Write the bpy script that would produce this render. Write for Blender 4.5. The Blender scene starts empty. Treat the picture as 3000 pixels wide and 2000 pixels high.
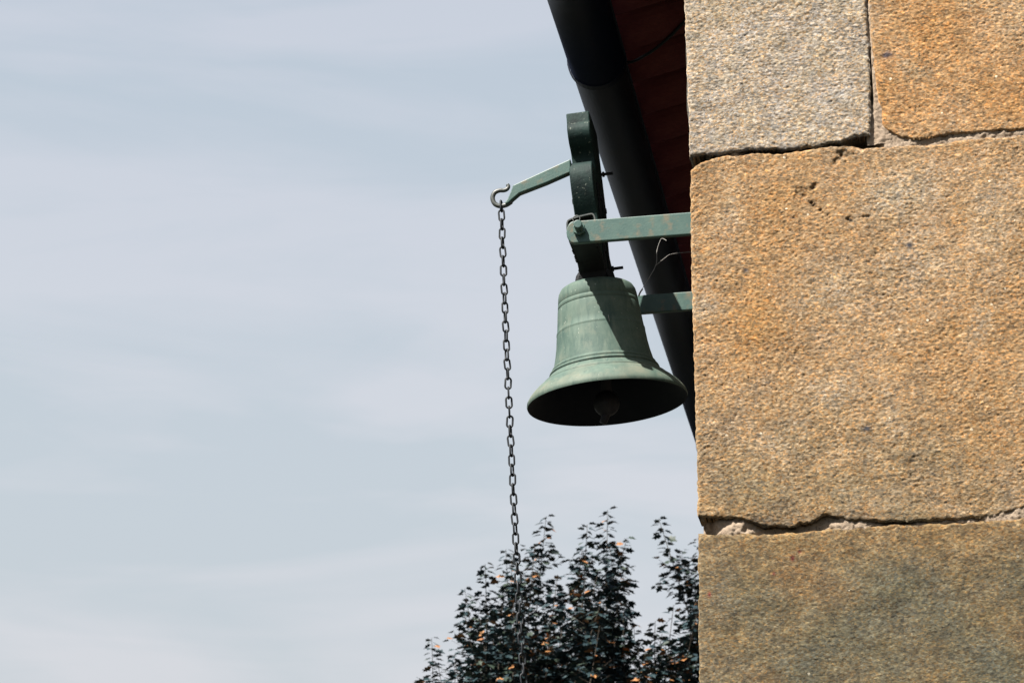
import bpy, bmesh, math, random
import numpy as np
from mathutils import Vector, Matrix, Quaternion

random.seed(7)
rng = np.random.default_rng(7)
SC = bpy.context.scene
COL = SC.collection

# ------------------------------------------------------------------ camera
pitch, yaw, roll = math.radians(17.5), math.radians(8.84), 0.015
fw = Vector((-math.sin(yaw)*math.cos(pitch), math.cos(yaw)*math.cos(pitch), math.sin(pitch)))
r0 = Vector((math.cos(yaw), math.sin(yaw), 0)); u0 = r0.cross(fw)
Rv = r0*math.cos(roll) - u0*math.sin(roll); Uv = u0*math.cos(roll) + r0*math.sin(roll)
cam = bpy.data.cameras.new('camera'); co = bpy.data.objects.new('camera', cam); COL.objects.link(co)
m = Matrix((Rv, Uv, -fw)).transposed().to_4x4(); m.translation = Vector((0, 0, 1.6))
co.matrix_world = m
cam.sensor_width = 36; cam.lens = 36*7600/3000; cam.clip_end = 3000; cam.clip_start = 0.1
cam.dof.use_dof = True; cam.dof.focus_distance = 6.25; cam.dof.aperture_fstop = 13
SC.camera = co

# ------------------------------------------------------------------ sun, sky, exposure
SUN_DIR = Vector((-0.76, -1.0, 1.72)).normalized()          # towards the sun
sl = bpy.data.lights.new('sun', 'SUN'); sl.energy = 5.0; sl.angle = math.radians(0.5); sl.color = (1, 0.955, 0.88)
so = bpy.data.objects.new('sun', sl); COL.objects.link(so)
so.rotation_euler = SUN_DIR.to_track_quat('Z', 'Y').to_euler(); so.location = (-4, -4, 12)
w = bpy.data.worlds.new('World'); SC.world = w; w.use_nodes = True
nt = w.node_tree; nt.nodes.clear()
def N(t, typ, **k):
    n = t.nodes.new(typ)
    for a, b in k.items(): setattr(n, a, b)
    return n
sky = N(nt, 'ShaderNodeTexSky', sky_type='NISHITA'); sky.sun_disc = False
sky.sun_elevation = math.asin(SUN_DIR.z); sky.sun_rotation = math.atan2(SUN_DIR.x, SUN_DIR.y) % (2*math.pi)
sky.air_density = 1.0; sky.dust_density = 1.2
tc = N(nt, 'ShaderNodeTexCoord')
sep = N(nt, 'ShaderNodeSeparateXYZ'); nt.links.new(tc.outputs['Generated'], sep.inputs[0])
mp = N(nt, 'ShaderNodeMapping'); mp.inputs['Scale'].default_value = (1, 1, 5.0); mp.inputs['Rotation'].default_value = (0.0, 0.14, 0.0); mp.inputs['Location'].default_value = (0.0, 0.0, 0.14)
nt.links.new(tc.outputs['Generated'], mp.inputs[0])
def noise(t, src, scale, det=3, rough=.5, dist=0):
    n = N(t, 'ShaderNodeTexNoise'); n.inputs['Scale'].default_value = scale; n.inputs['Detail'].default_value = det
    n.inputs['Roughness'].default_value = rough; n.inputs['Distortion'].default_value = dist
    t.links.new(src, n.inputs['Vector']); return n
def math_(t, op, a, b=None, clamp=False):
    n = N(t, 'ShaderNodeMath', operation=op); n.use_clamp = clamp
    for i, v in enumerate((a, b)):
        if v is None: continue
        if isinstance(v, (int, float)): n.inputs[i].default_value = v
        else: t.links.new(v, n.inputs[i])
    return n.outputs[0]
def mixc(t, f, a, b, mode='MIX'):
    n = N(t, 'ShaderNodeMix', data_type='RGBA', blend_type=mode)
    for i, v in ((0, f), (6, a), (7, b)):
        if isinstance(v, (int, float)): n.inputs[i].default_value = v
        elif isinstance(v, tuple): n.inputs[i].default_value = (*v[:3], 1)
        else: t.links.new(v, n.inputs[i])
    return n.outputs[2]
def ramp(t, src, stops):
    n = N(t, 'ShaderNodeValToRGB'); t.links.new(src, n.inputs[0]); cr = n.color_ramp
    while len(cr.elements) < len(stops): cr.elements.new(0.5)
    for e, (p, c) in zip(cr.elements, stops):
        e.position = p; e.color = (*c, 1) if isinstance(c, tuple) else (c, c, c, 1)
    return n.outputs[0]
cl = noise(nt, mp.outputs[0], 3.1, 5, .50, .8)
mp2 = N(nt, 'ShaderNodeMapping'); mp2.inputs['Scale'].default_value = (1, 1, 6); mp2.inputs['Rotation'].default_value = (0.0, 0.16, 0.0)
nt.links.new(tc.outputs['Generated'], mp2.inputs[0])
cl2 = noise(nt, mp2.outputs[0], 6.0, 6, .58, 1.2)
csum = math_(nt, 'ADD', math_(nt, 'MULTIPLY', cl.outputs[0], .80), math_(nt, 'MULTIPLY', cl2.outputs[0], .20))
cf = ramp(nt, csum, [(0.43, 0.0), (0.58, 1.0)])
# a thin veil of high haze, thicker towards the horizon as air is: 1-exp(-k/sin(elevation))
el = math_(nt, 'MAXIMUM', sep.outputs[2], 0.03)
veil = math_(nt, 'SUBTRACT', 1.0, math_(nt, 'EXPONENT', math_(nt, 'DIVIDE', -0.58, el)), True)
skys = mixc(nt, 1.0, sky.outputs[0], (0.080, 0.076, 0.068), 'MULTIPLY')
hz = mixc(nt, cf, (0.183, 0.199, 0.212), (0.214, 0.218, 0.230))
bgc = mixc(nt, veil, skys, hz)
bg = N(nt, 'ShaderNodeBackground'); nt.links.new(bgc, bg.inputs[0]); bg.inputs[1].default_value = 1.0
wo = N(nt, 'ShaderNodeOutputWorld'); nt.links.new(bg.outputs[0], wo.inputs[0])
SC.view_settings.view_transform = 'Standard'; SC.view_settings.look = 'None'
SC.view_settings.exposure = 1.65; SC.view_settings.gamma = 1; SC.view_settings.use_curve_mapping = False

# ------------------------------------------------------------------ helpers
O = Vector((-0.749, 6.0982, 3.7394))        # the bell's pivot, 3.7 m above the ground
def link(name, me, mat=None, parent=None, smooth=False, kind=None):
    o = bpy.data.objects.new(name, me); COL.objects.link(o)
    if mat: me.materials.append(mat)
    if smooth: me.polygons.foreach_set('use_smooth', [True]*len(me.polygons))
    if parent:
        o.parent = parent
    if kind: o['kind'] = kind
    return o
def tag(o, label=None, cat=None, group=None, kind=None):
    if label: o['label'] = label
    if cat: o['category'] = cat
    if group: o['group'] = group
    if kind: o['kind'] = kind
    return o
def empty(name, loc, label, cat, group=None):
    o = bpy.data.objects.new(name, None); COL.objects.link(o); o.location = loc; o.empty_display_size = .1
    return tag(o, label, cat, group)
def mesh_of(name, bm, xf=None):
    me = bpy.data.meshes.new(name)
    if xf is not None: bm.transform(xf)
    bmesh.ops.recalc_face_normals(bm, faces=bm.faces)
    bm.to_mesh(me); bm.free(); return me
def pd(name, v, f):
    me = bpy.data.meshes.new(name); me.from_pydata(v, [], f); me.update(); return me
def grid_mesh(name, P, flip=False):
    """P: (ny, nx, 3) array -> quad mesh, fast"""
    ny, nx = P.shape[:2]
    me = bpy.data.meshes.new(name)
    me.vertices.add(ny*nx); me.vertices.foreach_set('co', P.reshape(-1).astype(np.float32))
    i = np.arange(ny*nx).reshape(ny, nx)
    q = np.stack([i[:-1, :-1], i[:-1, 1:], i[1:, 1:], i[1:, :-1]], -1).reshape(-1, 4)
    if flip: q = q[:, ::-1]
    nf = len(q)
    me.loops.add(nf*4); me.loops.foreach_set('vertex_index', q.reshape(-1).astype(np.int32))
    me.polygons.add(nf); me.polygons.foreach_set('loop_start', np.arange(0, nf*4, 4, dtype=np.int32))
    me.update(calc_edges=True); me.validate()
    return me
def bevel(o, wdt, seg=2, ang=40):
    md = o.modifiers.new('bevel', 'BEVEL'); md.width = wdt; md.segments = seg; md.limit_method = 'ANGLE'; md.angle_limit = math.radians(ang)
    return o
def box(bm, lo, hi):
    r = bmesh.ops.create_cube(bm, size=1)
    lo, hi = Vector(lo), Vector(hi)
    for v in r['verts']:
        v.co = Vector((lo[i] + (v.co[i]+.5)*(hi[i]-lo[i]) for i in range(3)))
    return r['verts']
def cyl(bm, a, b, r, seg=16, r2=None, cap=True):
    a, b = Vector(a), Vector(b); d = b-a
    mt = Matrix.Translation((a+b)/2) @ d.to_track_quat('Z', 'Y').to_matrix().to_4x4()
    bmesh.ops.create_cone(bm, cap_ends=cap, segments=seg, radius1=r, radius2=r if r2 is None else r2, depth=d.length, matrix=mt)
def prism(bm, pts, axis, a, b):
    """polygon pts in the plane normal to axis, extruded from a to b"""
    def mk(p, t):
        p = list(p); p.insert(axis, t); return bm.verts.new(p)
    A = [mk(p, a) for p in pts]; B = [mk(p, b) for p in pts]; n = len(pts)
    bm.faces.new(A); bm.faces.new(B[::-1])
    for i in range(n): bm.faces.new((A[i], A[(i+1) % n], B[(i+1) % n], B[i]))
def tube(bm, pts, rad, seg=8, cap=True):
    pts = [Vector(p) for p in pts]; rings = []; up = None
    for i, p in enumerate(pts):
        t = (pts[min(i+1, len(pts)-1)] - pts[max(i-1, 0)]).normalized()
        if up is None: up = t.orthogonal().normalized()
        up = (up - t*up.dot(t)).normalized(); s = t.cross(up)
        r = rad[i] if isinstance(rad, (list, tuple)) else rad
        rings.append([bm.verts.new(p + (up*math.cos(2*math.pi*k/seg) + s*math.sin(2*math.pi*k/seg))*r) for k in range(seg)])
    for a, b in zip(rings, rings[1:]):
        for k in range(seg): bm.faces.new((a[k], a[(k+1) % seg], b[(k+1) % seg], b[k]))
    if cap: bm.faces.new(rings[0][::-1]); bm.faces.new(rings[-1])
def smooth_path(pts, n=6):
    pts = [Vector(p) for p in pts]; out = []
    for i in range(len(pts)-1):
        p0, p1, p2, p3 = pts[max(i-1, 0)], pts[i], pts[i+1], pts[min(i+2, len(pts)-1)]
        for k in range(n):
            t = k/n
            out.append(0.5*((2*p1) + (p2-p0)*t + (2*p0-5*p1+4*p2-p3)*t*t + (3*p1-p0-3*p2+p3)*t**3))
    out.append(pts[-1]); return out
def pn(x, y, seed=0):
    """2-D gradient noise, vectorised, about -1..1"""
    ix = np.floor(x).astype(np.int64); iy = np.floor(y).astype(np.int64); fx = x-ix; fy = y-iy
    def g(a, b):
        h = (a*374761393 + b*668265263 + seed*1274126177) & 0xffffffff
        h = ((h ^ (h >> 13)) * 1274126177) & 0xffffffff; h = h ^ (h >> 16)
        an = (h & 0xffff)*(2*np.pi/65536); return np.cos(an), np.sin(an)
    sx = fx*fx*fx*(fx*(fx*6-15)+10); sy = fy*fy*fy*(fy*(fy*6-15)+10)
    def d(a, b):
        gx, gy = g(ix+a, iy+b); return gx*(fx-a) + gy*(fy-b)
    return 1.5*((d(0, 0)*(1-sx)+d(1, 0)*sx)*(1-sy) + (d(0, 1)*(1-sx)+d(1, 1)*sx)*sy)
def sstep(a, b, x):
    t = np.clip((x-a)/(b-a), 0, 1); return t*t*(3-2*t)

# ------------------------------------------------------------------ materials
def new_mat(name):
    mt = bpy.data.materials.new(name); mt.use_nodes = True; t = mt.node_tree
    return mt, t, t.nodes['Principled BSDF'], N(t, 'ShaderNodeTexCoord').outputs['Object']
def bump(t, b, h, strength, dist):
    n = N(t, 'ShaderNodeBump'); n.inputs['Strength'].default_value = strength; n.inputs['Distance'].default_value = dist
    t.links.new(h, n.inputs['Height']); t.links.new(n.outputs[0], b.inputs['Normal'])
def simple(name, c1, c2, scale=20, rough=.6, spec=.4, metal=0, bs=.2, bd=.001, c3=None, s3=60, th3=(.60, .68)):
    mt, t, b, oc = new_mat(name)
    n1 = noise(t, oc, scale, 5, .6)
    col = mixc(t, ramp(t, n1.outputs[0], [(.35, 0.0), (.65, 1.0)]), c1, c2)
    if c3:
        n3 = noise(t, oc, s3, 4, .6)
        col = mixc(t, ramp(t, n3.outputs[0], [(th3[0], 0.0), (th3[1], 1.0)]), col, c3)
    t.links.new(col, b.inputs['Base Color'])
    b.inputs['Roughness'].default_value = rough; b.inputs['Specular IOR Level'].default_value = spec; b.inputs['Metallic'].default_value = metal
    bump(t, b, noise(t, oc, scale*9, 4, .6).outputs[0], bs, bd)
    return mt

def stone_mat():
    mt, t, b, oc = new_mat('granite')
    at = N(t, 'ShaderNodeAttribute', attribute_name='stone_colour')
    mpn = N(t, 'ShaderNodeMapping'); mpn.inputs['Scale'].default_value = (0.75, 1, 1.15); t.links.new(oc, mpn.inputs[0]); v = mpn.outputs[0]
    n1 = noise(t, v, 125, 5, .72, .3)
    c = mixc(t, 1.0, at.outputs['Color'], ramp(t, n1.outputs[0], [(.28, .38), (.42, .80), (.5, 1.0), (.70, 1.50)]), 'MULTIPLY')
    vo = N(t, 'ShaderNodeTexVoronoi'); vo.inputs['Scale'].default_value = 250; t.links.new(v, vo.inputs['Vector'])
    vs = N(t, 'ShaderNodeSeparateColor'); t.links.new(vo.outputs['Color'], vs.inputs[0])
    c = mixc(t, 1.0, c, ramp(t, vs.outputs[0], [(.0, .50), (.25, .85), (.75, 1.08), (1.0, 1.50)]), 'MULTIPLY')
    # hue wandering between grains: rusty and grey ones
    c = mixc(t, 1.0, c, ramp(t, vs.outputs[1], [(.0, (1.16, .92, .66)), (.45, (1, 1, 1)), (1.0, (.94, 1.02, 1.18))]), 'MULTIPLY')
    # dark mica
    n2 = noise(t, v, 135, 3, .6, 1.0)
    c = mixc(t, ramp(t, n2.outputs[0], [(.61, 0.0), (.68, .8)]), c, (.030, .026, .022))
    # bright quartz and feldspar grains, their glints painted in as pale colour
    v2 = N(t, 'ShaderNodeTexVoronoi'); v2.inputs['Scale'].default_value = 62; t.links.new(oc, v2.inputs['Vector'])
    s2r = N(t, 'ShaderNodeSeparateColor'); t.links.new(v2.outputs['Color'], s2r.inputs[0])
    near = math_(t, 'LESS_THAN', v2.outputs['Distance'], math_(t, 'MULTIPLY', math_(t, 'MULTIPLY', s2r.outputs[1], s2r.outputs[1]), .20))
    near = math_(t, 'MULTIPLY', near, math_(t, 'MULTIPLY', noise(t, oc, 500, 2).outputs[0], 1.6), True)
    s2 = N(t, 'ShaderNodeSeparateColor'); t.links.new(v2.outputs['Color'], s2.inputs[0])
    gl = math_(t, 'MULTIPLY', near, math_(t, 'GREATER_THAN', s2.outputs[0], .80))
    gl = math_(t, 'MULTIPLY', gl, math_(t, 'MULTIPLY', s2.outputs[2], s2.outputs[2]))
    c = mixc(t, gl, c, (.62, .55, .42))
    t.links.new(c, b.inputs['Base Color'])
    b.inputs['Roughness'].default_value = .85; b.inputs['Specular IOR Level'].default_value = .25
    bump(t, b, noise(t, v, 330, 3, .6).outputs[0], .9, .0016)
    return mt
M_STONE = stone_mat()
M_MORTAR = simple('lime_mortar', (.300, .232, .172), (.215, .163, .117), 90, .95, .1, bs=.9, bd=.003, c3=(.08, .06, .05), s3=170)
M_BELL_OUT = None
def bell_mat():
    mt, t, b, oc = new_mat('verdigris_bronze')
    mpn = N(t, 'ShaderNodeMapping'); mpn.inputs['Scale'].default_value = (1, 1, 1.0); t.links.new(oc, mpn.inputs[0]); v = mpn.outputs[0]
    n1 = noise(t, v, 11, 6, .62, .6)
    c = mixc(t, ramp(t, n1.outputs[0], [(.34, 0.0), (.66, 1.0)]), (.036, .064, .052), (.074, .106, .085))
    # vertical run-off streaks
    ms = N(t, 'ShaderNodeMapping'); ms.inputs['Scale'].default_value = (1, 1, .12); t.links.new(oc, ms.inputs[0])
    n2 = noise(t, ms.outputs[0], 75, 5, .65)
    c = mixc(t, ramp(t, n2.outputs[0], [(.50, 0.0), (.68, .65)]), c, (.024, .050, .043))
    n2b = noise(t, ms.outputs[0], 48, 5, .6)
    c = mixc(t, ramp(t, n2b.outputs[0], [(.54, 0.0), (.70, .55)]), c, (.098, .125, .098))
    n3 = noise(t, v, 26, 5, .7, .5)
    c = mixc(t, ramp(t, n3.outputs[0], [(.54, 0.0), (.70, .65)]), c, (.095, .112, .086))
    # patchy paler band at the height of the sound bow
    sp = N(t, 'ShaderNodeSeparateXYZ'); t.links.new(oc, sp.inputs[0])
    bz = math_(t, 'ADD', sp.outputs[2], math_(t, 'MULTIPLY', n3.outputs[0], .018))
    band = math_(t, 'MULTIPLY', ramp(t, math_(t, 'MULTIPLY', math_(t, 'ADD', bz, .36), 8.0), [(.12, 0.0), (.26, 1.0), (.52, 1.0), (.66, 0.0)]), ramp(t, noise(t, v, 9, 4, .6).outputs[0], [(.42, .0), (.6, .75)]))
    c = mixc(t, band, c, (.115, .118, .088))
    n4 = noise(t, v, 150, 2, .5)
    c = mixc(t, ramp(t, n4.outputs[0], [(.72, 0.0), (.76, .7)]), c, (.28, .30, .26))
    n5 = noise(t, v, 95, 2, .5)
    c = mixc(t, ramp(t, n5.outputs[0], [(.25, .7), (.29, 0.0)]), c, (.03, .045, .04))
    t.links.new(c, b.inputs['Base Color']); b.inputs['Roughness'].default_value = .72; b.inputs['Specular IOR Level'].default_value = .3
    bump(t, b, noise(t, v, 120, 5, .6).outputs[0], .25, .0012)
    return mt
M_BELL = bell_mat()
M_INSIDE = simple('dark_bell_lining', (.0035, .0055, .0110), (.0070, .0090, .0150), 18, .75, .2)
M_PAINT = simple('weathered_green_paint', (.020, .054, .047), (.036, .074, .061), 22, .5, .4, bs=.3, c3=(.080, .074, .048), s3=30, th3=(.53, .68))
M_YOKE = simple('dark_green_timber_paint', (.0038, .0092, .0092), (.0120, .0290, .0250), 14, .65, .15, bs=.5, bd=.002, c3=(.110, .125, .105), s3=85, th3=(.63, .68))
M_STEEL = simple('galvanised_chain_steel', (.0035, .0055, .008), (.010, .012, .015), 140, .55, .3, bs=.3)
M_HOOK = simple('worn_hook_steel', (.022, .030, .030), (.055, .055, .048), 60, .45, .5)
M_IRON = simple('black_ironwork', (.003, .0035, .005), (.008, .009, .010), 40, .7, .25, bs=.6, bd=.002)  # also on the dark pieces added for shade under the yoke and keeper
M_GUTTER = simple('dark_slate_zinc', (.0028, .0054, .0145), (.0042, .0074, .0190), 5, .55, .14, bs=.1, c3=(.0060, .0078, .0150), s3=9)
M_TILE = simple('terracotta_underside', (.150, .036, .038), (.210, .062, .056), 9, .9, .1, bs=.5, bd=.003)
M_DECK = simple('roof_deck_timber', (.05, .035, .025), (.08, .055, .04), 9, .9, .1)
M_CABLE = simple('green_cable', (.001, .003, .003), (.002, .004, .004), 20, .5, .3)
M_WEB = simple('dusty_cobweb', (.20, .19, .18), (.32, .30, .28), 80, .9, .1)
M_GROUND = simple('dry_grass', (.020, .022, .017), (.030, .031, .023), 1.2, .95, .1, bs=.6, bd=.02)

# ------------------------------------------------------------------ ground
bm = bmesh.new(); bmesh.ops.create_grid(bm, x_segments=8, y_segments=8, size=900)
g = link('ground', mesh_of('ground', bm), M_GROUND); tag(g, kind='structure')

# ------------------------------------------------------------------ the stone building
building = empty('stone_building', O + Vector((.29, -.42, -O.z)), 'rough granite building corner of big yellow and grey blocks at right', 'building')
BI = Matrix.Translation(-building.location)
YF = -.42                                   # front wall plane, relative to O
GREY, TAN, ORNG, PALE, MOSS, DARK = [np.array(c) for c in
    ((.212, .175, .128), (.208, .137, .073), (.222, .120, .044), (.250, .200, .137), (.108, .082, .044), (.048, .037, .026))]
def blob(X, Z, lst):
    s = np.zeros_like(X)
    for (cx, cz, rx, rz, rot, a) in lst:
        dx, dz = X-cx, Z-cz; c_, s_ = math.cos(rot), math.sin(rot)
        s += a*np.exp(-((dx*c_+dz*s_)/rx)**2 - ((-dx*s_+dz*c_)/rz)**2)
    return s
def make_stone(name, top, bot, xl, xr, res, colour, seed, pits=(), axis='front', r=.012, depth=.10, rough=1.0, off=0.0, parent=None, kind=None, chip=1.0):
    """A block whose outline follows the polylines top/bot (x,z) and xl/xr (z,x); face towards -Y ('front') or -X ('side')."""
    tx, tz = zip(*top); bx_, bz = zip(*bot); lz, lx = zip(*xl); rz_, rx_ = zip(*xr)
    W_ = np.mean(rx_)-np.mean(lx); H_ = np.mean(tz)-np.mean(bz)
    nx = max(6, int(W_/res)); ny = max(6, int(H_/res))
    f = np.concatenate([[0, 0], np.linspace(0, 1, nx), [1, 1]]); g_ = np.concatenate([[0, 0], np.linspace(0, 1, ny), [1, 1]])
    Fx, Gz = np.meshgrid(f, g_)
    zc = np.mean(bz)+Gz*H_
    X0 = np.interp(zc, lz, lx); X1 = np.interp(zc, rz_, rx_); X = X0+Fx*(X1-X0)
    Z0 = np.interp(X, bx_, bz); Z1 = np.interp(X, tx, tz); Z = Z0+Gz*(Z1-Z0)
    # ragged outline
    fine = res < .006
    if fine:
        e = chip
        Z += e*(.0035*pn(X*38, Z*38, seed+1) + .0022*pn(X*95, Z*95, seed+2))*np.exp(-(np.minimum(Gz, 1-Gz)*H_/.03))
        X += e*(.0022*pn(X*38, Z*30, seed+3) + .0014*pn(X*95, Z*110, seed+4))*np.exp(-(np.minimum(Fx, 1-Fx)*W_/.03))
    d = np.minimum(np.minimum(Fx*W_, (1-Fx)*W_), np.minimum(Gz*H_, (1-Gz)*H_))
    rr = r*(1+.5*pn(X*14, Z*14, seed+5)+.35*pn(X*50, Z*50, seed+6)*fine)
    k = np.clip(1-d/rr, 0, 1); dep = rr*(1-np.sqrt(1-k*k+1e-9))
    h = .0045*pn(X*4.5, Z*4.5, seed+10) + .0022*pn(X*13, Z*13, seed+11)
    if fine:
        wx = X + .003*pn(X*30, Z*30, seed+20); wz = Z + .003*pn(X*30, Z*30, seed+21)
        h += rough*(.0008*pn(X*31, Z*44, seed+12) + .0008*pn(wx*72, wz*104, seed+13) + .0013*pn(X*118+Z*40, Z*190, seed+14) + .0010*pn(X*215-Z*60, Z*330, seed+15))
        h -= rough*(.0040*np.clip(pn(X*95+Z*30, Z*150, seed+16)-.38, 0, 1) + .0030*np.clip(pn(X*170, Z*240, seed+18)-.40, 0, 1))
        sc = .35+.65*sstep(-.5, .5, pn(X*6, Z*6, seed+17)); h = h*(.6+.4*sc)
    else:
        h += .002*pn(X*30, Z*30, seed+12)
    pit = np.zeros_like(X)
    for (px, pz, pr, pa) in pits:
        q = np.exp(-(((X-px)**2+((Z-pz)*1.15)**2)/pr**2)*(1+.9*pn(X*110, Z*110, seed+31)))*np.clip(.75+.9*pn(X*70, Z*70, seed+32), 0, 1.2); pit = np.maximum(pit, q*pa)
    if fine:
        pm = np.clip(pn(X*70+Z*35, Z*140, seed+51)*.75+.45*pn(X*150, Z*200, seed+53)-.68, 0, 1)*2.0*(.3+.9*sstep(-.3, .6, pn(X*9, Z*9, seed+52)))*rough
        pit = np.maximum(pit, np.clip(pm, 0, .75))
    dep = dep - h + pit*.010 - off
    # the two outer rings run back into the wall
    ring = np.zeros_like(X); ring[0, :] = ring[-1, :] = 1; ring[:, 0] = ring[:, -1] = 1
    dep = dep + ring*depth
    if axis == 'front':
        P = np.stack([X, YF+dep, Z], -1)
    else:
        P = np.stack([.2875+dep+.002, X, Z], -1)
    P = P + np.array(O)
    me = grid_mesh(name, P, flip=(axis != 'front'))
    me.transform(BI)
    c = colour(X, Z, seed)
    if fine:
        mo = .13*pn(X*22, Z*26, seed+61)+.13*pn(X*55, Z*70, seed+62)+.12*pn(X*120, Z*150, seed+63)
        c = c*(1+mo*(1.15 if rough > .9 else 2.0))[..., None]
        hu = .10*pn(X*17, Z*15, seed+64)+.08*pn(X*60, Z*60, seed+65)
        c = c*np.stack([1+hu*.35, 1+0*hu, 1-hu*.9], -1)
    c = c*(1-.75*np.clip(pit, 0, 1))[..., None]  # pits also darkened in the colour, adding to their shade
    c = c*np.array({3: (.91, .91, .91), 2: (.95, .95, .96), 4: (.89, .88, .81), 1: (.99, .98, 1.0)}.get(seed, (1, 1, 1)))
    c = np.clip(c, .01, .8).reshape(-1, 3)
    ca = me.color_attributes.new('stone_colour', 'FLOAT_COLOR', 'POINT')
    ca.data.foreach_set('color', np.concatenate([c, np.ones((len(c), 1))], 1).astype(np.float32).reshape(-1))
    return link(name, me, M_STONE, building if parent is None else parent, smooth=True, kind=kind)
def L(a, b, m_): return a + (b-a)*np.clip(m_, 0, 1)[..., None]
def col_grey(X, Z, s):
    m_ = pn(X*7, Z*7, s+40)*.5+.5; c = L(GREY*1.0, np.array((.205, .165, .110)), sstep(.45, .9, m_))
    c = L(c, PALE*np.array((.88, .95, 1.05)), .5*sstep(.1, .8, pn(X*16, Z*16, s+41)))
    c = L(c, np.array((.135, .120, .090)), .45*sstep(.2, .8, pn(X*20, Z*26, s+42)))
    c = L(c, DARK, .55*np.exp(-((Z-.10)/.012)**2)); return c
def col_orange(X, Z, s):
    c = L(TAN*1.1, ORNG, .35+.8*pn(X*5, Z*5, s+40)+blob(X, Z, [(.80, .40, .08, .1, 0, .3), (.86, .22, .12, .1, 0, .6), (1.0, .17, .1, .06, 0, .6)]))
    c = L(c, np.array((.19, .135, .076)), .7*sstep(.15, .8, pn(X*13, Z*13, s+41)))
    c = L(c, np.array((.045, .032, .035)), blob(X, Z, [(.7637, .319, .009, .008, 0, 1.3), (.775, .322, .005, .012, .5, .6)])); return c
def col_mid(X, Z, s):
    o = .15+.45*pn(X*4.5, Z*4.5, s+40)+blob(X, Z, [(.48, -.10, .07, .13, -.3, .75), (.43, -.33, .06, .1, -.4, .7), (.84, -.42, .09, .12, 0, .55), (.42, -.02, .1, .06, 0, .25), (.9, -.66, .1, .12, 0, .35)])
    c = L(TAN*1.04, ORNG*np.array((.97, 1.0, 1.0)), .95*o)
    gm = blob(X, Z, [(.62, -.24, .06, .06, 0, .5), (.78, -.03, .09, .05, .3, .75), (.60, -.5, .07, .05, 0, .5), (.83, -.2, .08, .05, 0, .4), (.50, -.62, .2, .05, 0, .35), (.98, -.12, .05, .12, 0, .5)])
    c = L(c, PALE, gm+.45*sstep(.2, .9, pn(X*9, Z*9, s+41)))
    low = sstep(-.38, -.78, Z)*(.55+.5*pn(X*8, Z*8, s+43))*(1-.6*sstep(.75, 1.0, X))
    c = L(c, MOSS*1.15, low)
    c = L(c, np.array((.085, .063, .038)), .55*sstep(.25, .8, pn(X*18, Z*22, s+42))*sstep(-.2, -.7, Z))
    c = L(c, np.array((.03, .028, .03)), blob(X, Z, [(.6703, -.5842, .009, .006, 0, 1.4), (.79, -.155, .008, .006, 0, 1.2), (.415, -.19, .006, .006, 0, 1)]))
    c = L(c, DARK*.8, sstep(.035, .0, Z+.79)*(.25+.5*sstep(-.2, .5, pn(X*11, Z*11, s+44)))*sstep(.80, .55, X)); return c
def col_low(X, Z, s):
    t_ = sstep(-.80, -.98, Z+.03*pn(X*6, Z*6, s+43))
    c = L(np.array((.136, .090, .044)), np.array((.096, .073, .041)), t_)
    c = L(c, np.array((.068, .062, .042)), (.3+.8*pn(X*7, Z*7, s+41))*t_ + blob(X, Z, [(.70, -1.02, .13, .08, 0, .5), (.85, -1.12, .12, .06, 0, .5)]))
    c = L(c, np.array((.132, .082, .040)), .5*sstep(.15, .7, pn(X*6, Z*6, s+42)))
    c = L(c, np.array((.115, .087, .053)), .6*sstep(.42, .28, X))
    c = L(c, np.array((.09, .012, .010)), blob(X, Z, [(.49, -.872, .004, .006, 0, 1.2), (.506, -.858, .004, .004, 0, .9), (.447, -.905, .003, .004, 0, 1), (.302, -.945, .004, .006, 0, 1)])); return c
def col_side(X, Z, s):
    return np.broadcast_to(np.array((.085, .076, .060)), X.shape+(3,))*(1+.35*pn(X*4, Z*4, s+40))[..., None]
def col_any(X, Z, s):
    base = [TAN, ORNG*.9, GREY, TAN*.8, PALE*.8][s % 5]
    return L(np.broadcast_to(base, X.shape+(3,)).copy(), TAN*1.05, .5+.5*pn(X*4, Z*4, s+40))
EDGE = [(-1.45, .2700), (-1.143, .2719), (-.804, .2818), (-.63, .285), (-.477, .2865), (-.272, .2875), (-.071, .2898), (.09, .2945), (.281, .2957), (.502, .2952), (.8, .295)]
RES = .0023
A_bot = [(.28, .104), (.33, .102), (.3584, .1008), (.3985, .1029), (.4387, .1065), (.5181, .1012), (.5417, .098), (.5973, .1005), (.6534, .1123), (.6854, .120), (.73, .1200)]
make_stone('stone', [(.28, .79), (.75, .79)], A_bot, EDGE, [(.10, .715), (.2028, .7231), (.2718, .7253), (.3762, .7271), (.80, .7285)], RES, col_grey, 1, r=.007, off=.001)
make_stone('stone', [(.7, .79), (1.5, .79)], [(.70, .172), (.7272, .1638), (.7567, .1303), (.787, .1098), (.818, .1022), (.8651, .1045), (.9045, .1097), (1.0676, .1091), (1.5, .108)],
           [(.10, .7462), (.1495, .7452), (.2016, .7388), (.271, .7338), (.3319, .7318), (.8, .7318)], [(0, 1.46), (1, 1.46)], RES, col_orange, 2, r=.007, off=-.001)
crack = [(.652, .078, .011, 1.0), (.642, .068, .007, .8), (.631, .060, .006, .6), (.655, .060, .004, .5), (.609, .020, .004, .35)]
crack += [(.5525, -.0101, .011, 1.1), (.561, -.006, .006, .7), (.5767, .0012, .007, .9), (.585, .0065, .005, .7), (.535, -.020, .005, .4)]
crack += [(.5672+.0050*i, -.0324-.0047*i+.0012*math.sin(i*1.9), .0030+.0008*math.sin(i*2.7), .80+.25*math.sin(i*1.3)) for i in range(10)] + [(.655, -.083, .0035, .8), (.661, -.088, .0045, .8), (.69, -.080, .003, .5), (.700, -.078, .0045, .6)]
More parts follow.
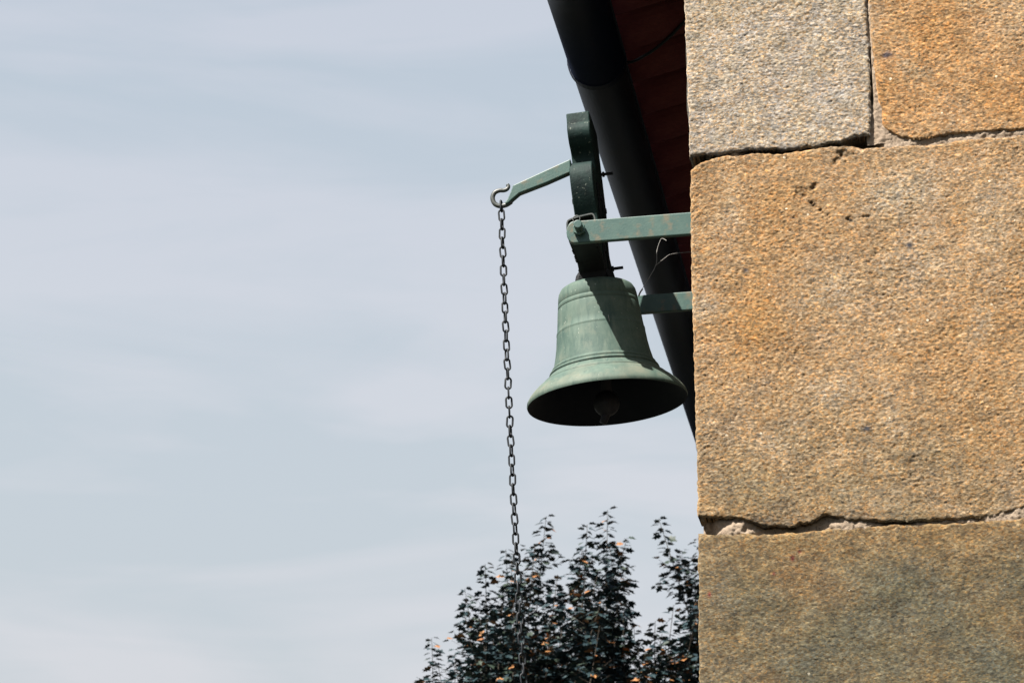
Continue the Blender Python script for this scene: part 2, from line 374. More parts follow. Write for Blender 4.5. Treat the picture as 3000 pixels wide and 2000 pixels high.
make_stone('stone', [(.28, .060), (.2938, .0646), (.3055, .0782), (.334, .0889), (.3743, .0969), (.4383, .0970), (.478, .094), (.5576, .0973), (.6608, .1022), (.6997, .0903), (.7235, .0916), (.7552, .0938), (.8333, .0879), (.9118, .0937), (1.0671, .0944), (1.7, .094)],
           [(.27, -.764), (.3329, -.7712), (.3862, -.778), (.4312, -.7983), (.4767, -.8023), (.5225, -.7968), (.5688, -.7797), (.6287, -.7957), (.7036, -.8005), (.7784, -.8034), (.8531, -.8034), (.9275, -.8000), (1.0025, -.7859), (1.7, -.785)],
           EDGE, [(-1, 1.7), (1, 1.7)], RES, col_mid, 3, pits=crack, r=.0075)
make_stone('stone', [(.27, -.806), (.3239, -.8065), (.4305, -.8135), (.5065, -.8135), (.5673, -.8083), (.6276, -.8089), (.7031, -.806), (.8525, -.8107), (.9641, -.8098), (1.0016, -.806), (1.5, -.805)],
           [(.2, -1.46), (1.5, -1.46)], EDGE, [(-2, 1.52), (0, 1.52)], RES*1.1, col_low, 4, rough=.62, off=-.002, r=.007)
# the stones of the wall that lie outside the photograph
zs = [-3.75, -3.1, -2.3, -1.47]; sd = 10
for a, b in zip(zs, zs[1:]):
    xx = .27; i = 0
    while xx < 3.4:
        w_ = random.uniform(.55, 1.1); x2 = min(3.5, xx+w_)
        if 3.5-x2 < .3: x2 = 3.5
        make_stone('stone', [(xx, b-.006), (x2, b-.006)], [(xx, a+.004), (x2, a+.004)], [(a, xx+(.004 if xx > .3 else 0)), (b, xx+(.004 if xx > .3 else 0))], [(a, x2-.004), (b, x2-.004)], .03, col_any, sd); sd += 1; xx = x2
for (x1, x2, a, b) in ((1.53, 2.5, -1.465, -.81), (2.5, 3.5, -1.465, -.81), (1.71, 2.7, -.80, .094), (2.7, 3.5, -.80, .094), (1.47, 2.2, .105, .79), (2.2, 3.5, .105, .79)):
    make_stone('stone', [(x1, b-.004), (x2, b-.004)], [(x1, a+.004), (x2, a+.004)], [(a, x1+.004), (b, x1+.004)], [(a, x2-.004), (b, x2-.004)], .03, col_any, sd); sd += 1
EZ = lambda x: .815+.25*(x+.05)                     # underside of the roof
for (x1, x2) in ((.29, 1.0), (1.0, 1.9), (1.9, 2.7), (2.7, 3.5)):
    make_stone('stone', [(x1, EZ(x1)-.01), (x2, EZ(x2)-.01)], [(x1, .798), (x2, .798)], [(0, x1+(.004 if x1 > .3 else 0)), (2, x1+(.004 if x1 > .3 else 0))], [(0, x2-.004), (2, x2-.004)], .03, col_any, sd); sd += 1
# side wall, seen only from further left
for a, b in ((-3.75, -3.1), (-3.1, -2.3), (-2.3, -1.47), (-1.465, -.81), (-.80, .094), (.105, .80)):
    yy = -.36
    while yy < 5.6:
        y2 = min(5.75, yy+random.uniform(.6, 1.1))
        if 5.75-y2 < .3: y2 = 5.75
        make_stone('stone', [(yy, b-.004), (y2, b-.004)], [(yy, a+.004), (y2, a+.004)], [(a, yy+.004), (b, yy+.004)], [(a, y2-.004), (b, y2-.004)], .035, col_side, sd, axis='side', depth=.05); sd += 1
        yy = y2
# mortar core with rough joint faces
def mortar_face(z0, z1, x0, x1, dfun, seed, res=.0025):
    nx, ny = int((x1-x0)/res), int((z1-z0)/res)
    X, Z = np.meshgrid(np.linspace(x0, x1, nx), np.linspace(z0, z1, ny))
    D = dfun(X, Z) + .0030*pn(X*40, Z*40, seed) + .0026*pn(X*110, Z*110, seed+1) + .0014*pn(X*220, Z*220, seed+2)
    P = np.stack([X, YF+D, Z], -1)+np.array(O)
    me = grid_mesh('mortar', P); me.transform(BI)
    return link('mortar', me, M_MORTAR, building, smooth=True)
def dj1(X, Z):          # the upper bed joint: missing under the grey block, flush to the right
    d = .030 - .0235*sstep(.715, .75, X)
    d = d - .022*blob(X, Z, [(.40, .10, .025, .02, 0, 1), (.56, .10, .03, .02, 0, .7), (.61, .106, .03, .01, 0, .8)])
    d = d + .05*sstep(.34, .30, X) + .05*blob(X, Z, [(.700, .115, .022, .03, 0, 1)])
    return np.maximum(d, .006) + .03*sstep(.305, .29, X)
mortar_face(.035, .155, .298, 1.45, dj1, 71)
def dj2(X, Z):
    d = .010+.020*sstep(.28, .24, Z)*0 + 0*X
    return d - .004*sstep(.728, .731, X) + .03*sstep(.7290, .7265, X)*sstep(.19, .23, Z)*sstep(.36, .33, Z)
mortar_face(.10, .80, .708, .765, dj2, 73)
def dj3(X, Z):
    d = .026 + 0*X
    d = d - .024*(1+.5*pn(X*45, Z*60, 91))*blob(X, Z, [(.375, -.80, .032, .04, 0, .8), (.350, -.808, .02, .02, 0, .5), (.61, -.803, .050, .03, .2, .95), (.66, -.80, .03, .02, 0, .5), (1.0, -.80, .09, .06, 0, 1.6), (.80, -.808, .10, .012, 0, .7)])
    return np.maximum(d, .005) + .03*sstep(.325, .31, X)
mortar_face(-.85, -.74, .29, 1.5, dj3, 75)
bm = bmesh.new(); prism(bm, [(.36, -3.74), (3.46, -3.74), (3.46, EZ(3.46)-.03), (.36, EZ(.36)-.03)], 1, YF+.075, 5.7)
link('mortar', mesh_of('wall_core', bm, Matrix.Translation(O-building.location)), M_MORTAR, building)

# ------------------------------------------------------------------ roof with overhanging clay tiles
roof = bpy.data.objects.new('roof', None); COL.objects.link(roof); roof.parent = building
TW = .240
def tile_mesh(y0, y1, sag, thick, ln):
    n = 12; v = []; f = []
    for x in (0, ln):
        for i in range(n+1):
            t = i/n; a = math.pi*t; y = (y0+y1)/2-(y1-y0)/2*math.cos(a); z = -sag*math.sin(a)
            v.append((x, y, z+.25*x)); v.append((x, y-.0*z, z+thick+.25*x))
    S = 2*(n+1)
    for i in range(n):
        a = 2*i; f += [(a, a+2, a+2+S, a+S), (a+1, a+1+S, a+3+S, a+3), (a, a+1, a+3, a+2), (a+S, a+2+S, a+3+S, a+1+S)]
    f += [(0, S, S+1, 1), (2*n, 2*n+1, 2*n+1+S, 2*n+S)]
    me = pd('tile', v, f); me.materials.append(M_TILE); return me
chan = tile_mesh(.0, .185, .062, .014, .44); cover = tile_mesh(.150, .275, -.055, .014, .44)
TZ0 = .905; TY0 = -.42
for cidx in range(2):
    for k in range(26):
        for me_ in (chan, cover):
            o = bpy.data.objects.new('tile', me_); COL.objects.link(o); o.parent = roof
            o.location = O - building.location + Vector((-.035+cidx*.40+random.uniform(-.008, .008), TY0+k*TW, TZ0+.25*(cidx*.40)+.016*cidx+random.uniform(-.003, .003)))
            o.rotation_euler = (random.uniform(-.02, .02), random.uniform(-.006, .006), random.uniform(-.02, .02))
bm = bmesh.new()
def dk(x): return .905+.25*(x+.035)
prism(bm, [(-.01, dk(-.01)+.085), (3.6, dk(3.6)+.085), (3.6, dk(3.6)+.16), (-.01, dk(-.01)+.13)], 1, YF-.02, 5.84)
link('roof_deck', mesh_of('roof_deck', bm, Matrix.Translation(O-building.location)), M_DECK, roof)

# ------------------------------------------------------------------ gutter
gut = empty('roof_gutter', O + Vector((-.03, YF, .80)), 'dark half-round gutter pipe running along the tiled eave behind the bell', 'gutter')
SK = -.0055
def gutter_seg(name, y0, y1, R, thick=.004, n=28, rims=True):
    v = []; f = []
    ang = [math.pi*1.0 + math.pi*i/n for i in range(n+1)]
    # closed section: outer then inner arc, a rolled bead on each lip
    sec = [(R*math.cos(a), R*math.sin(a)) for a in ang] + [((R-thick)*math.cos(a), (R-thick)*math.sin(a)) for a in reversed(ang)]
    k = len(sec)
    for y in (y0, y1):
        for (x, z) in sec: v.append((x+SK*y, y, z))
    for i in range(k): f.append((i, (i+1) % k, (i+1) % k+k, i+k))
    f.append(tuple(range(k))); f.append(tuple(range(2*k-1, k-1, -1)))
    o = link(name, pd(name, v, f), M_GUTTER, gut, smooth=False)
    o.data.polygons.foreach_set('use_smooth', [i < k and (i % (n+1)) != n for i in range(k+2)])
    if rims:
        b = bmesh.new()
        cyl(b, (-R+.001+SK*y0, y0, .002), (-R+.001+SK*y1, y1, .002), .0040, 10)
        cyl(b, (R+.001+SK*y0, y0, .004), (R+.001+SK*y1, y1, .004), .0045, 8)
        link('rim', mesh_of('rim', b), M_GUTTER, o)
    return o
YJ = .985
gutter_seg('trough', 0, YJ+.03, .0788); gutter_seg('trough', YJ, 5.9, .0760)
def hoop(y, R, wy=.028):
    b = bmesh.new(); pts = []
    n = 20
    for i in range(n+1):
        a = math.pi*.93+math.pi*1.14*i/n; pts.append((R*math.cos(a), R*math.sin(a)))
    for i in range(n):
        (x1, z1), (x2, z2) = pts[i], pts[i+1]
        q = [b.verts.new((x+SK*y, yy, z)) for yy in (y-wy/2, y+wy/2) for (x, z) in ((x1, z1), (x2, z2), (x2*1.05, z2*1.05), (x1*1.05, z1*1.05))]
        for idx in ((0, 1, 2, 3), (7, 6, 5, 4), (0, 4, 5, 1), (2, 6, 7, 3), (1, 5, 6, 2), (3, 7, 4, 0)): b.faces.new([q[j] for j in idx])
    bmesh.ops.remove_doubles(b, verts=b.verts, dist=1e-5)
    return link('gutter_clip', mesh_of('gutter_clip', b), M_GUTTER, gut)
hoop(YJ+.012, .0796)
for yy in (5.2,): hoop(yy, .0772)

# eave cable
pts = smooth_path([(-.02, .62, .845), (.03, .741, .86), (.0985, .705, .868), (.1633, .645, .885), (.24, .55, .905), (.33, .47, .90)], 6)
bm = bmesh.new(); tube(bm, [O+Vector(p) for p in pts], .0045, 8)
tag(link('cable', mesh_of('cable', bm), M_CABLE, smooth=True), 'thin dark cable sagging under the roof tiles from gutter to wall top', 'cable')

# ------------------------------------------------------------------ wall brackets
def bracket(y, x0, zc, hgt, label, keeper):
    t = .016
    e = empty('wall_bracket', O + Vector((.31, y, zc)), label, 'bracket', 'iron brackets carrying the bell')
    e_i = Matrix.Translation(O - e.location)
    h2 = hgt/2; pts = []
    # rounded outer end, straight bar, hidden tail in the wall
    for i in range(9):
        a = math.pi/2 + math.pi*i/8; pts.append((x0+h2*.62+h2*.62*math.cos(a)*1.0, zc+h2*math.sin(a)))
    pts += [(.42, zc-h2+.004), (.42, zc+h2+.004)]
    bm = bmesh.new(); prism(bm, pts, 1, y, y+t)
    o = link('bar', mesh_of('bar', bm, e_i), M_PAINT, e); bevel(o, .0025, 2)
    if keeper:
        bm = bmesh.new()   # flat strap bent over the gudgeon
        kp = smooth_path([(x0+.002, zc+.005), (x0+.002, zc+.026), (x0+.012, zc+.035), (x0+.055, zc+.044), (x0+.066, zc+.042), (x0+.070, zc+.028)], 4)
        for a, b in zip(kp, kp[1:]):
            d = Vector((b[0]-a[0], b[1]-a[1])).normalized(); nrm = Vector((-d.y, d.x))*.0016
            A = [(a[0]+nrm.x, a[1]+nrm.y), (a[0]-nrm.x, a[1]-nrm.y), (b[0]-nrm.x, b[1]-nrm.y), (b[0]+nrm.x, b[1]+nrm.y)]
            prism(bm, A, 1, y+.002, y+.030)
        link('keeper', mesh_of('keeper', bm, e_i), M_HOOK, e)
        bm = bmesh.new(); prism(bm, [(x0+.006, zc), (x0+.006, zc+.026), (x0+.014, zc+.032), (x0+.054, zc+.040), (x0+.064, zc+.038), (x0+.064, zc)], 1, y+.020, y+.034)  # dark block added so the hollow under the keeper looks black
        link('keeper_dark_fill', mesh_of('keeper_dark_fill', bm, e_i), M_IRON, e)
    return e
_kp = smooth_path
def smooth_path2(pts, n): return [(p.x, p.y) for p in _kp([(a, b, 0) for a, b in pts], n)]
def _wrap(f):
    def g2(pts, n=6):
        return smooth_path2(pts, n) if len(pts[0]) == 2 else f(pts, n)
    return g2
smooth_path = _wrap(_kp)
bracket(-.267, -.0215, -.0125, .056, 'green painted flat iron bar in front with rounded end, pinned to the bell yoke', True)
bracket(.300, -.020, -.0185, .050, 'rear iron bar behind the bell, mostly in shadow', False)

# ------------------------------------------------------------------ the bell
PIV = Vector((.012, .02, -.012)); TILT = .065
bell = empty('church_bell', O + PIV, 'green bronze bell with dark headstock hanging between two iron bars', 'bell')
bell.rotation_euler = (0, -TILT, 0)
BM = Matrix.Translation(O+PIV) @ Matrix.Rotation(-TILT, 4, 'Y'); BINV = BM.inverted()
TO = BINV @ Matrix.Translation(O)           # geometry given relative to O -> bell's local frame
u = 1/1160
LZ = -.352
prof = [(229.5, -2), (231, 3), (229.5, 10), (223, 21), (212, 34), (199, 47), (186.5, 57), (184, 58.5), (180.5, 59.5), (179.5, 62), (180.0, 63.5), (170, 71), (160, 82), (157.0, 84), (157.5, 86), (159.5, 88), (157.5, 93), (154, 95.5), (151, 96), (150.5, 98), (152, 100), (150, 105), (147.5, 107), (145.2, 107.5), (144.8, 110), (142.5, 120), (137, 143), (132, 172), (128.4, 203), (127.9, 205), (128.6, 207.5), (128.0, 212), (126.4, 214), (124, 232), (121.5, 258), (119, 280), (118.4, 282), (117.0, 283.2), (117.0, 284.2), (118.0, 285.2), (117.0, 297), (115.6, 298.2), (115.6, 299.2), (116.4, 300.4), (114.5, 318), (112, 330), (106, 341), (97, 347), (86, 350), (60, 352), (0, 353)]
inner = [(0, 335), (80, 333), (98, 322), (104, 300), (110, 240), (117, 190), (128, 140), (146, 95), (172, 55), (202, 22), (222, 3), (226, -2)]
def lathe(name, pr_, mat, seg=128, z0=LZ, cy=-.012):
    v = []; f = []; n = len(pr_)
    for i in range(seg):
        a = 2*math.pi*i/seg
        for r_, z in pr_: v.append((r_*u*math.cos(a), cy+r_*u*math.sin(a), z0+z*u))
    for i in range(seg):
        j = (i+1) % seg
        for k in range(n-1): f.append((i*n+k, j*n+k, j*n+k+1, i*n+k+1))
    me = pd(name, v, f); bm_ = bmesh.new(); bm_.from_mesh(me); bmesh.ops.remove_doubles(bm_, verts=bm_.verts, dist=1e-6)
    bmesh.ops.recalc_face_normals(bm_, faces=bm_.faces); bm_.to_mesh(me); bm_.free()
    return link(name, me, mat, bell, smooth=True)
body = lathe('body', prof, M_BELL)
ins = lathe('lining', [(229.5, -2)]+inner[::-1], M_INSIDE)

# clapper, hanging plumb
bm = bmesh.new()
cxl = PIV.x
def plumb(x, y, z): return TO @ Vector((x, y, z))
cp = Vector((.0325, .008, -.366))
bmesh.ops.create_uvsphere(bm, u_segments=32, v_segments=20, radius=.0325, matrix=Matrix.Translation(TO @ cp))
tube(bm, [TO @ Vector((.030, .008, -.06)), TO @ Vector((.034, .008, -.25)), TO @ cp], [.009, .010, .016], 12)
tube(bm, [TO @ cp, TO @ (cp+Vector((-.004, 0, -.036))), TO @ (cp+Vector((-.010, 0, -.050)))], [.016, .010, .009], 12)
link('clapper', mesh_of('clapper', bm), simple('clapper_iron', (.008, .008, .012), (.016, .016, .021), 60, .6, .3), bell, smooth=True)

# headstock: profile (y, z) in the bell frame, extruded across its thickness
top_ = _kp([(-.090, .362, 0), (-.096, .348, 0), (-.093, .330, 0), (-.080, .312, 0), (-.060, .302, 0), (-.048, .290, 0), (-.044, .268, 0), (-.046, .247, 0)], 3)
mid_ = _kp([(-.126, .238, 0), (-.136, .215, 0), (-.136, .188, 0), (-.128, .158, 0), (-.114, .130, 0), (-.102, .108, 0), (-.100, .085, 0), (-.112, .066, 0), (-.150, .054, 0)], 3)
near = [(-.072, .398), (-.084, .394), (-.087, .366)] + [(p.x, p.y) for p in top_] + [(-.119, .244)] + [(p.x, p.y) for p in mid_] + [(-.250, .046), (-.258, .040), (-.258, -.004), (-.254, -.009), (-.112, -.009), (-.100, -.014), (-.082, -.026), (-.074, -.055)]
far = [(-y, z) for (y, z) in near if not (.20 < z < .34)][::-1]
HS = .029
bm = bmesh.new()
pts = near+far
# fine outline with slight wobble
def densify(p, n=3):
    out = []
    for (a, b) in zip(p, p[1:]+p[:1]):
        for k in range(n): out.append((a[0]+(b[0]-a[0])*k/n, a[1]+(b[1]-a[1])*k/n))
    return out
pts = list(pts)
prism(bm, pts, 0, -HS, HS)
hs = link('headstock', mesh_of('headstock', bm), M_YOKE, bell); bevel(hs, .003, 2, 50)
hs.data.polygons.foreach_set('use_smooth', [True]*len(hs.data.polygons)); hs.data.set_sharp_from_angle(angle=math.radians(28))
# iron straps hugging the headstock, ending on the bell's crown
def strap(y0, y1, z0, z1):
    bm = bmesh.new()
    for s in (-1, 1): box(bm, (s*(HS+.002)-.002, y0, z0), (s*(HS+.002)+.002, y1, z1))
    o = link('strap', mesh_of('strap', bm), M_IRON, bell); bevel(o, .0015, 1)
    return o
strap(-.062, -.034, -.058, .210); strap(.034, .062, -.058, .210)
for (yy, zz, l_) in ((.085, .285, .060), (.095, .030, .062), (-.048, .17, .038), (-.048, .03, .038), (.048, .17, .038)):
    bm = bmesh.new(); cyl(bm, (-l_+.012, yy, zz), (l_, yy, zz), .0042, 8)
    cyl(bm, (HS+.0035, yy, zz), (HS+.009, yy, zz), .0075, 6); cyl(bm, (-HS-.0035, yy, zz), (-HS-.008, yy, zz), .0075, 6)
    link('bolt', mesh_of('bolt', bm), M_IRON, bell)
# crown loops between the headstock and the bell's cap
bm = bmesh.new()
for yy in (-.045, 0, .045):
    tube(bm, smooth_path([(-.034, yy-.012, -.072), (-.036, yy-.012, -.035), (0, yy-.012, -.012), (.036, yy-.012, -.035), (.034, yy-.012, -.072)], 5), .009, 8)
box(bm, (-.030, -.075, -.064), (.030, .055, -.036))
link('crown', mesh_of('crown', bm), M_IRON, bell, smooth=False)
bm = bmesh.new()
prism(bm, [(-.262, -.0065), (.262, -.0065), (.262, -.013), (.115, -.016), (.085, -.034), (.080, -.062), (-.080, -.062), (-.085, -.034), (-.115, -.016), (-.262, -.013)], 0, -HS-.003, HS+.003)  # dark plate and neck added to blacken the yoke's shaded underside
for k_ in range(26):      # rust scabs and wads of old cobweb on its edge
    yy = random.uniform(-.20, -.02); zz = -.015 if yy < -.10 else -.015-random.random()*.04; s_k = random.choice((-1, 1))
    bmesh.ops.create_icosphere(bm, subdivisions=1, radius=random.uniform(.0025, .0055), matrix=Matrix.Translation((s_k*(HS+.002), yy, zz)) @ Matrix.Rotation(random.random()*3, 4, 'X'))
link('shade_shoe', mesh_of('shade_shoe', bm), M_IRON, bell)
# gudgeon pin, its end seen against the front bar
bm = bmesh.new(); cyl(bm, (0, -.330, .004), (0, .315, .004), .0105, 20)
cyl(bm, (-.001, -.300, .003), (-.001, -.289, .003), .0165, 6)  # collar added to widen the pin's cast shadow on the bar
gp = link('gudgeon_pin', mesh_of('gudgeon_pin', bm), M_PAINT, bell); bevel(gp, .002, 2)
bm = bmesh.new()
tube(bm, [(.0085*math.cos(a)-.002, -.326, .018+.0085*math.sin(a)) for a in [math.pi*2*i/14 for i in range(15)]], .0014, 6, cap=False)
link('split_ring', mesh_of('split_ring', bm), M_HOOK, bell, smooth=True)
# rope lever with its hooked end
def lv(px, py): return (-.2095+(px-1463)*.000868, .1531-(py-578)*.000895)
bm = bmesh.new()
LY0, LY1 = -.110, -.087
prism(bm, [lv(1672, 482), lv(1672, 521), lv(1600, 548), lv(1522, 573), lv(1503, 588), lv(1490, 599), lv(1482, 603), lv(1479, 598), lv(1488, 586), lv(1497, 566), (lv(1504, 548)), lv(1600, 510)], 1, LY0, LY1)
le = link('lever', mesh_of('lever', bm, TO), M_PAINT, bell); bevel(le, .0025, 2)
bm = bmesh.new()
hk = [(1497, 592), (1482, 601), (1463, 603), (1448, 595), (1442, 578), (1448, 563), (1462, 557), (1476, 557.5), (1485, 554), (1489, 547), (1486, 541)]
hp = _kp([(lv(*p)[0], -.0995, lv(*p)[1]) for p in hk], 4)
n_ = len(hp); tube(bm, hp, [.0062-.0018*(i/n_)**2 for i in range(n_)], 12)
link('hook', mesh_of('hook', bm, TO), M_HOOK, le, smooth=True)

# ------------------------------------------------------------------ pull chain
bx0, by0, bz0 = lv(1467, 600)[0], -.0995, lv(1467, 600)[1]
ch = empty('pull_chain', O+Vector((bx0, by0, bz0)), 'long steel link chain hanging from the hooked lever of the bell', 'chain')
LW, LL, WR = .0192, .0335, .00245
def link_mesh():
    b = bmesh.new(); c = []; hw = LW/2-WR; hl = LL/2-WR-hw
    for i in range(8): a = math.pi*i/8; c.append((hw*math.cos(a), 0, hl+hw*math.sin(a)))
    for i in range(8): a = math.pi+math.pi*i/8; c.append((hw*math.cos(a), 0, -hl+hw*math.sin(a)))
    rings = []; n = len(c)
    for i, p in enumerate(c):
        t = (Vector(c[(i+1) % n])-Vector(c[i-1])).normalized(); s = t.cross(Vector((0, 1, 0)))
        rings.append([b.verts.new(Vector(p)+(s*math.cos(2*math.pi*k/8)+Vector((0, 1, 0))*math.sin(2*math.pi*k/8))*WR) for k in range(8)])
    for i in range(n):
        a_, b_ = rings[i], rings[(i+1) % n]
        for k in range(8): b.faces.new((a_[k], a_[(k+1) % 8], b_[(k+1) % 8], b_[k]))
    return mesh_of('link', b)
lm = link_mesh(); lm.materials.append(M_STEEL); lm.polygons.foreach_set('use_smooth', [True]*len(lm.polygons))
PITCH = LL-4*WR+.0006
s_ = .0035; tw = math.radians(78)
for i in range(92):
    zc = -s_-PITCH*(i)+0
    st = -zc
    x = .018*st+.0115*st*st; dx = .018+.023*st
    o = bpy.data.objects.new('link', lm); COL.objects.link(o); o.parent = ch
    o.location = (x, 0, zc)
    twist = tw + (math.pi/2)*i + .05*math.sin(i*.9) + 1.25*sstep(3, 12, i)*.6 - .75*sstep(16, 26, i) + .5*sstep(34, 44, i)
    o.rotation_euler = (Matrix.Rotation(-math.atan(dx), 4, 'Y') @ Matrix.Rotation(float(twist), 4, 'Z') @ Matrix.Rotation(random.uniform(-.07, .07), 4, 'Y') @ Matrix.Rotation(random.uniform(-.10, .10), 4, 'Z')).to_euler()

# ------------------------------------------------------------------ cobwebs
def web(paths, rad, label):
    bm = bmesh.new()
    for p, r_ in paths: tube(bm, [O+Vector(q) for q in _kp(p, 6)], r_, 5)
    return tag(link('cobweb', mesh_of('cobweb', bm), M_WEB), label, 'cobweb')
web([([(.1076, .15, -.040), (.1145, .15, -.028), (.1518, .15, .0334), (.1560, .15, .073), (.1681, .15, .1045), (.183, .13, .092)], [.0018]*0 or .0007),
     ([(.1518, .15, .0334), (.175, .16, .056), (.2, .165, .068), (.30, .17, .071)], .0006),
     ([(.1060, .15, -.046), (.1100, .15, -.036), (.1165, .15, -.027)], .0022)], 1, 'forked cobweb strands between the front bar, gutter and wall edge')
web([([(.070, -.03, -.135), (.093, -.045, -.108), (.108, -.02, -.10)], .0006), ([(.050, -.08, -.09), (.052, -.09, -.15), (.058, -.10, -.19)], .0006)], 1, 'faint cobweb threads on the shaded side of the bell')

# ------------------------------------------------------------------ the tree beyond
LEAF_COLS = None
def leaf_mat(name, c1, c2, rough=.55):
    mt, t, b, oc = new_mat(name)
    oi = N(t, 'ShaderNodeObjectInfo')
    n1 = noise(t, oc, 9, 3, .6)
    t.links.new(mixc(t, ramp(t, n1.outputs[0], [(.35, 0.0), (.65, 1.0)]), c1, c2), b.inputs['Base Color'])
    b.inputs['Roughness'].default_value = rough; b.inputs['Specular IOR Level'].default_value = .3
    return mt
M_LEAF = leaf_mat('dark_leaf', (.0055, .0160, .0215), (.0120, .0270, .0300))
M_LEAF2 = leaf_mat('mid_leaf', (.012, .022, .017), (.020, .030, .019))
M_LEAFO = leaf_mat('orange_leaf', (.16, .060, .020), (.27, .13, .048))
M_BARK = simple('bark', (.035, .028, .022), (.06, .05, .04), 12, .9, .1, bs=.6, bd=.004)
TX, TY = -1.70, 14.0
tree = empty('leafy_tree', (TX, TY, 0), 'dark leafy tree with a few orange leaves rising beyond the bell chain', 'tree')
tips = [(-2.655, 14.0, 4.372), (-2.60, 13.9, 4.20), (-2.491, 13.8, 4.236), (-2.455, 13.9, 4.50), (-2.483, 14.1, 4.664), (-2.331, 13.9, 4.754), (-2.262, 14.2, 4.900), (-1.999, 14.0, 5.030), (-2.05, 13.9, 4.85),
        (-1.652, 14.0, 5.050), (-1.81, 14.1, 4.87), (-1.368, 14.0, 4.985), (-1.269, 14.1, 4.80), (-1.15, 14.0, 4.87), (-2.18, 13.9, 4.80), (-1.73, 13.7, 4.90), (-1.57, 14.2, 4.93), (-1.62, 13.8, 4.78)]
main_tips = len(tips)
def env(x):        # height of the crown's mass at x
    return float(np.interp(x, [-2.75, -2.48, -2.42, -2.36, -2.30, -2.21, -2.15, -2.02, -1.96, -1.90, -1.83, -1.76, -1.68, -1.62, -1.56, -1.51, -1.457, -1.42, -1.37, -1.32, -1.19, -.9, -.6], [3.5, 3.85, 4.15, 4.45, 4.50, 4.66, 4.50, 4.72, 4.62, 4.55, 4.78, 4.80, 4.95, 4.80, 4.55, 4.45, 4.62, 4.30, 4.12, 4.5, 4.60, 4.6, 4.1]))
for _ in range(120):
    x = random.uniform(-2.46, -.65)
    while abs(x+1.42) < .05: x = random.uniform(-2.46, -.65)
    y = 14+random.uniform(-1.15, 1.15)
    fall = 1-((y-14)/1.5)**2*.35
    z = env(x)*1.0 - abs(random.gauss(0, .17)) - .10
    z = 3.1+(z-3.1)*fall
    tips.append((x, y, z))
for _ in range(100):
    x = random.uniform(-2.5, -.6); y = 14+random.uniform(-1.2, 1.2)
    tips.append((x, y, random.uniform(2.4, 4.2) if -2.55 < x < -.7 else random.uniform(2.3, 3.7)))
LP = []; wood = bmesh.new(); trunk = bmesh.new()
tube(trunk, _kp([(0, 0, 0), (.05, .03, 1.0), (-.02, 0, 1.9)], 5), [.14-.005*i for i in range(11)], 12)
forks = []
for i in range(9):
    a = i*2.4; rr = .35+.45*random.random()
    p = Vector((rr*math.cos(a), rr*math.sin(a), 2.7+.5*random.random())); forks.append(p)
    pp = _kp([(-.02, 0, 1.6+.05*i), (p.x*.4, p.y*.4, 2.2), p], 5); tube(trunk, pp, [.055-.003*k for k in range(len(pp))], 8)
def add_leaf(p, out, size, kind):
    wx, wz = p.x+TX, p.z
    if 4.22 < wz < 4.70 and abs(wx-(-1.42+.10*(wz-4.5))) < .014+.018*math.sin(wz*31): return
    LP.append((p, out, size, kind))
for i, tp in enumerate(tips):
    T = Vector(tp)-Vector((TX, TY, 0))
    base = min(forks, key=lambda q: (q-T).length) if T.z > 2.9 and T.x > -1.0 else Vector((T.x*.3, T.y*.3, max(1.8, T.z-.7)))
    if i < main_tips and -1.40 < tp[0] < -1.25: base = Vector((T.x+.34, T.y, 3.55))
    mid = base.lerp(T, .55)+Vector((T.x*.12+random.gauss(0, .05), T.y*.10+random.gauss(0, .05), -.06))
    pp = _kp([base, mid, T], 9); n = len(pp)
    tube(wood, pp, [.0065*(1-k/n)**1.3+.0013 for k in range(n)], 5)
    # tip shoot with alternate leaves and short side twigs lower down
    Lp = [Vector(p) for p in pp]; lens = [0]
    for a, b in zip(Lp, Lp[1:]): lens.append(lens[-1]+(b-a).length)
    tot = lens[-1]; dd = tot; step = .017 if i < main_tips else .022; j = 0
    reach = 1.05 if i < main_tips else .75
    while dd > max(0, tot-reach):
        k = max(0, np.searchsorted(lens, dd)-1); k = min(k, n-2); t = (dd-lens[k])/max(1e-6, lens[k+1]-lens[k])
        p = Lp[k].lerp(Lp[k+1], t); tan = (Lp[k+1]-Lp[k]).normalized(); s = tot-dd
        az = j*2.4+random.uniform(-.4, .4); side = Vector((math.cos(az), math.sin(az), .15+.3*random.random())).normalized()
        if s < .22:
            add_leaf(p+side*random.uniform(.003, .012+.10*s), side, random.uniform(.046, .070)*(0.8+.2*min(1, s/.1)), i)
        else:
            tl = random.uniform(.05, .17)*min(1.3, .5+s)
            if random.random() < .80:
                q = p+side*tl+Vector((0, 0, .25*tl))
                tube(wood, [p, p.lerp(q, .5)+Vector((0, 0, -.004)), q], [.0014, .0011, .0008], 4)
                for m_ in range(int(tl/.020)+2):
                    f_ = random.uniform(.15, 1.05); az2 = random.uniform(0, 6.28)
                    o2 = (side*.5+Vector((math.cos(az2), math.sin(az2), .1))).normalized()
                    add_leaf(p.lerp(q, f_)+Vector([random.gauss(0, .006) for _ in range(3)]), o2, random.uniform(.034, .066), i)
        dd -= step*(.55 if s < .3 else 1); j += 1
tag(link('trunk', mesh_of('trunk', trunk), M_BARK, tree, smooth=True))
link('twigs', mesh_of('twigs', wood), M_BARK, tree, kind='stuff')
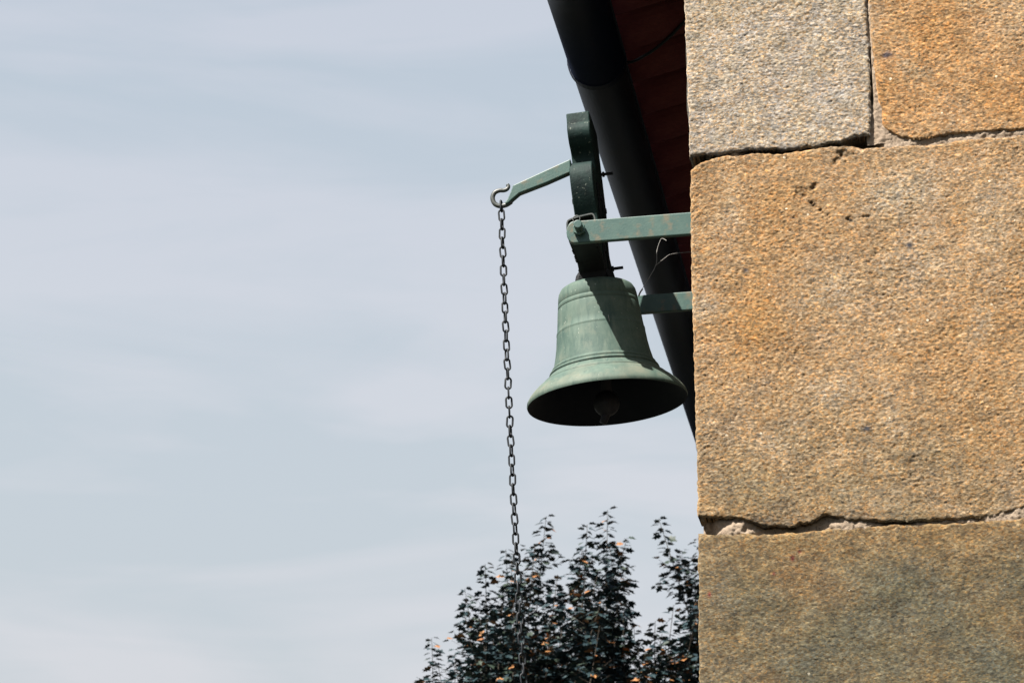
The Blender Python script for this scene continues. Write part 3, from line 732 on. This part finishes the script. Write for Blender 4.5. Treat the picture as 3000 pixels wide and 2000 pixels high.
# one leaf: lobed, folded on its midrib and drooping at the tip
lv_ = np.array([(0, 0, 0), (.30, .34, .05), (.42, .20, .03), (.62, .40, .02), (.70, .16, -.02), (1.0, 0, -.12), (.70, -.16, -.02), (.62, -.40, .02), (.42, -.20, .03), (.30, -.34, .05), (.5, 0, -.03)], float)
lf_ = [(0, 1, 2, 10), (2, 3, 4, 10), (4, 5, 10), (5, 6, 10), (6, 7, 8, 10), (8, 9, 0, 10)]
def leaf_frame(out, size):
    out = out.copy(); out.z -= random.uniform(.05, .75); out.normalize()
    up = Vector((random.gauss(0, .38), random.gauss(0, .38), 1)); up = (up-out*up.dot(out)).normalized(); s = up.cross(out)
    return np.array([[*out], [*s], [*up]])*size
one = pd('leaf', [tuple(v) for v in lv_], lf_)
leaf_meshes = []
for mm in (M_LEAF, M_LEAF2, M_LEAFO):
    c_ = one.copy(); c_.materials.append(mm); leaf_meshes.append(c_)
campos = Vector((0, 0, 1.6)); root = Vector((TX, TY, 0))
def infr(p):
    d = p+root-campos; z = d.dot(fw); return abs(d.dot(Rv)/z*7600) < 1500 and (1500+d.dot(Rv)/z*7600) < 2045 and abs(d.dot(Uv)/z*7600) < 1000
order = sorted(range(len(LP)), key=lambda i: (not infr(LP[i][0]), -LP[i][2]/((LP[i][0]+root-campos).length)))
big = set(order[:300])
V = {0: [], 1: [], 2: []}; Fc = {0: [], 1: [], 2: []}; cnt = {0: 0, 1: 0, 2: 0}
for idx, (p, out, size, i) in enumerate(LP):
    q = pn(np.array([p.x*7+3]), np.array([p.z*7+p.y*3]), 5)[0]; rnd = random.random()
    kind = 2 if rnd < (.17 if q > .25 else .022) else (1 if rnd < (.42 if q > .1 else .2) else 0)
    if kind == 2: size *= 1.0
    fr = leaf_frame(out, size)
    if idx in big:
        o = bpy.data.objects.new('leaf', leaf_meshes[kind]); COL.objects.link(o); o.parent = tree
        mt_ = Matrix(fr.T.tolist()).to_4x4(); mt_.translation = p; o.matrix_basis = mt_
        continue
    V[kind].append(lv_ @ fr + np.array(p)); c0 = cnt[kind]*11
    Fc[kind] += [tuple(a+c0 for a in f) for f in lf_]; cnt[kind] += 1
allv = []; allf = []; mi = []; base_ = 0
for k in range(3):
    vv = np.concatenate(V[k]); allv.append(vv); allf += [tuple(a+base_ for a in f) for f in Fc[k]]; mi += [k]*len(Fc[k]); base_ += len(vv)
me = pd('foliage', np.concatenate(allv).tolist(), allf)
for mm in (M_LEAF, M_LEAF2, M_LEAFO): me.materials.append(mm)
me.polygons.foreach_set('material_index', mi)
link('foliage', me, None, tree, kind='stuff')
print('leaves', len(LP))
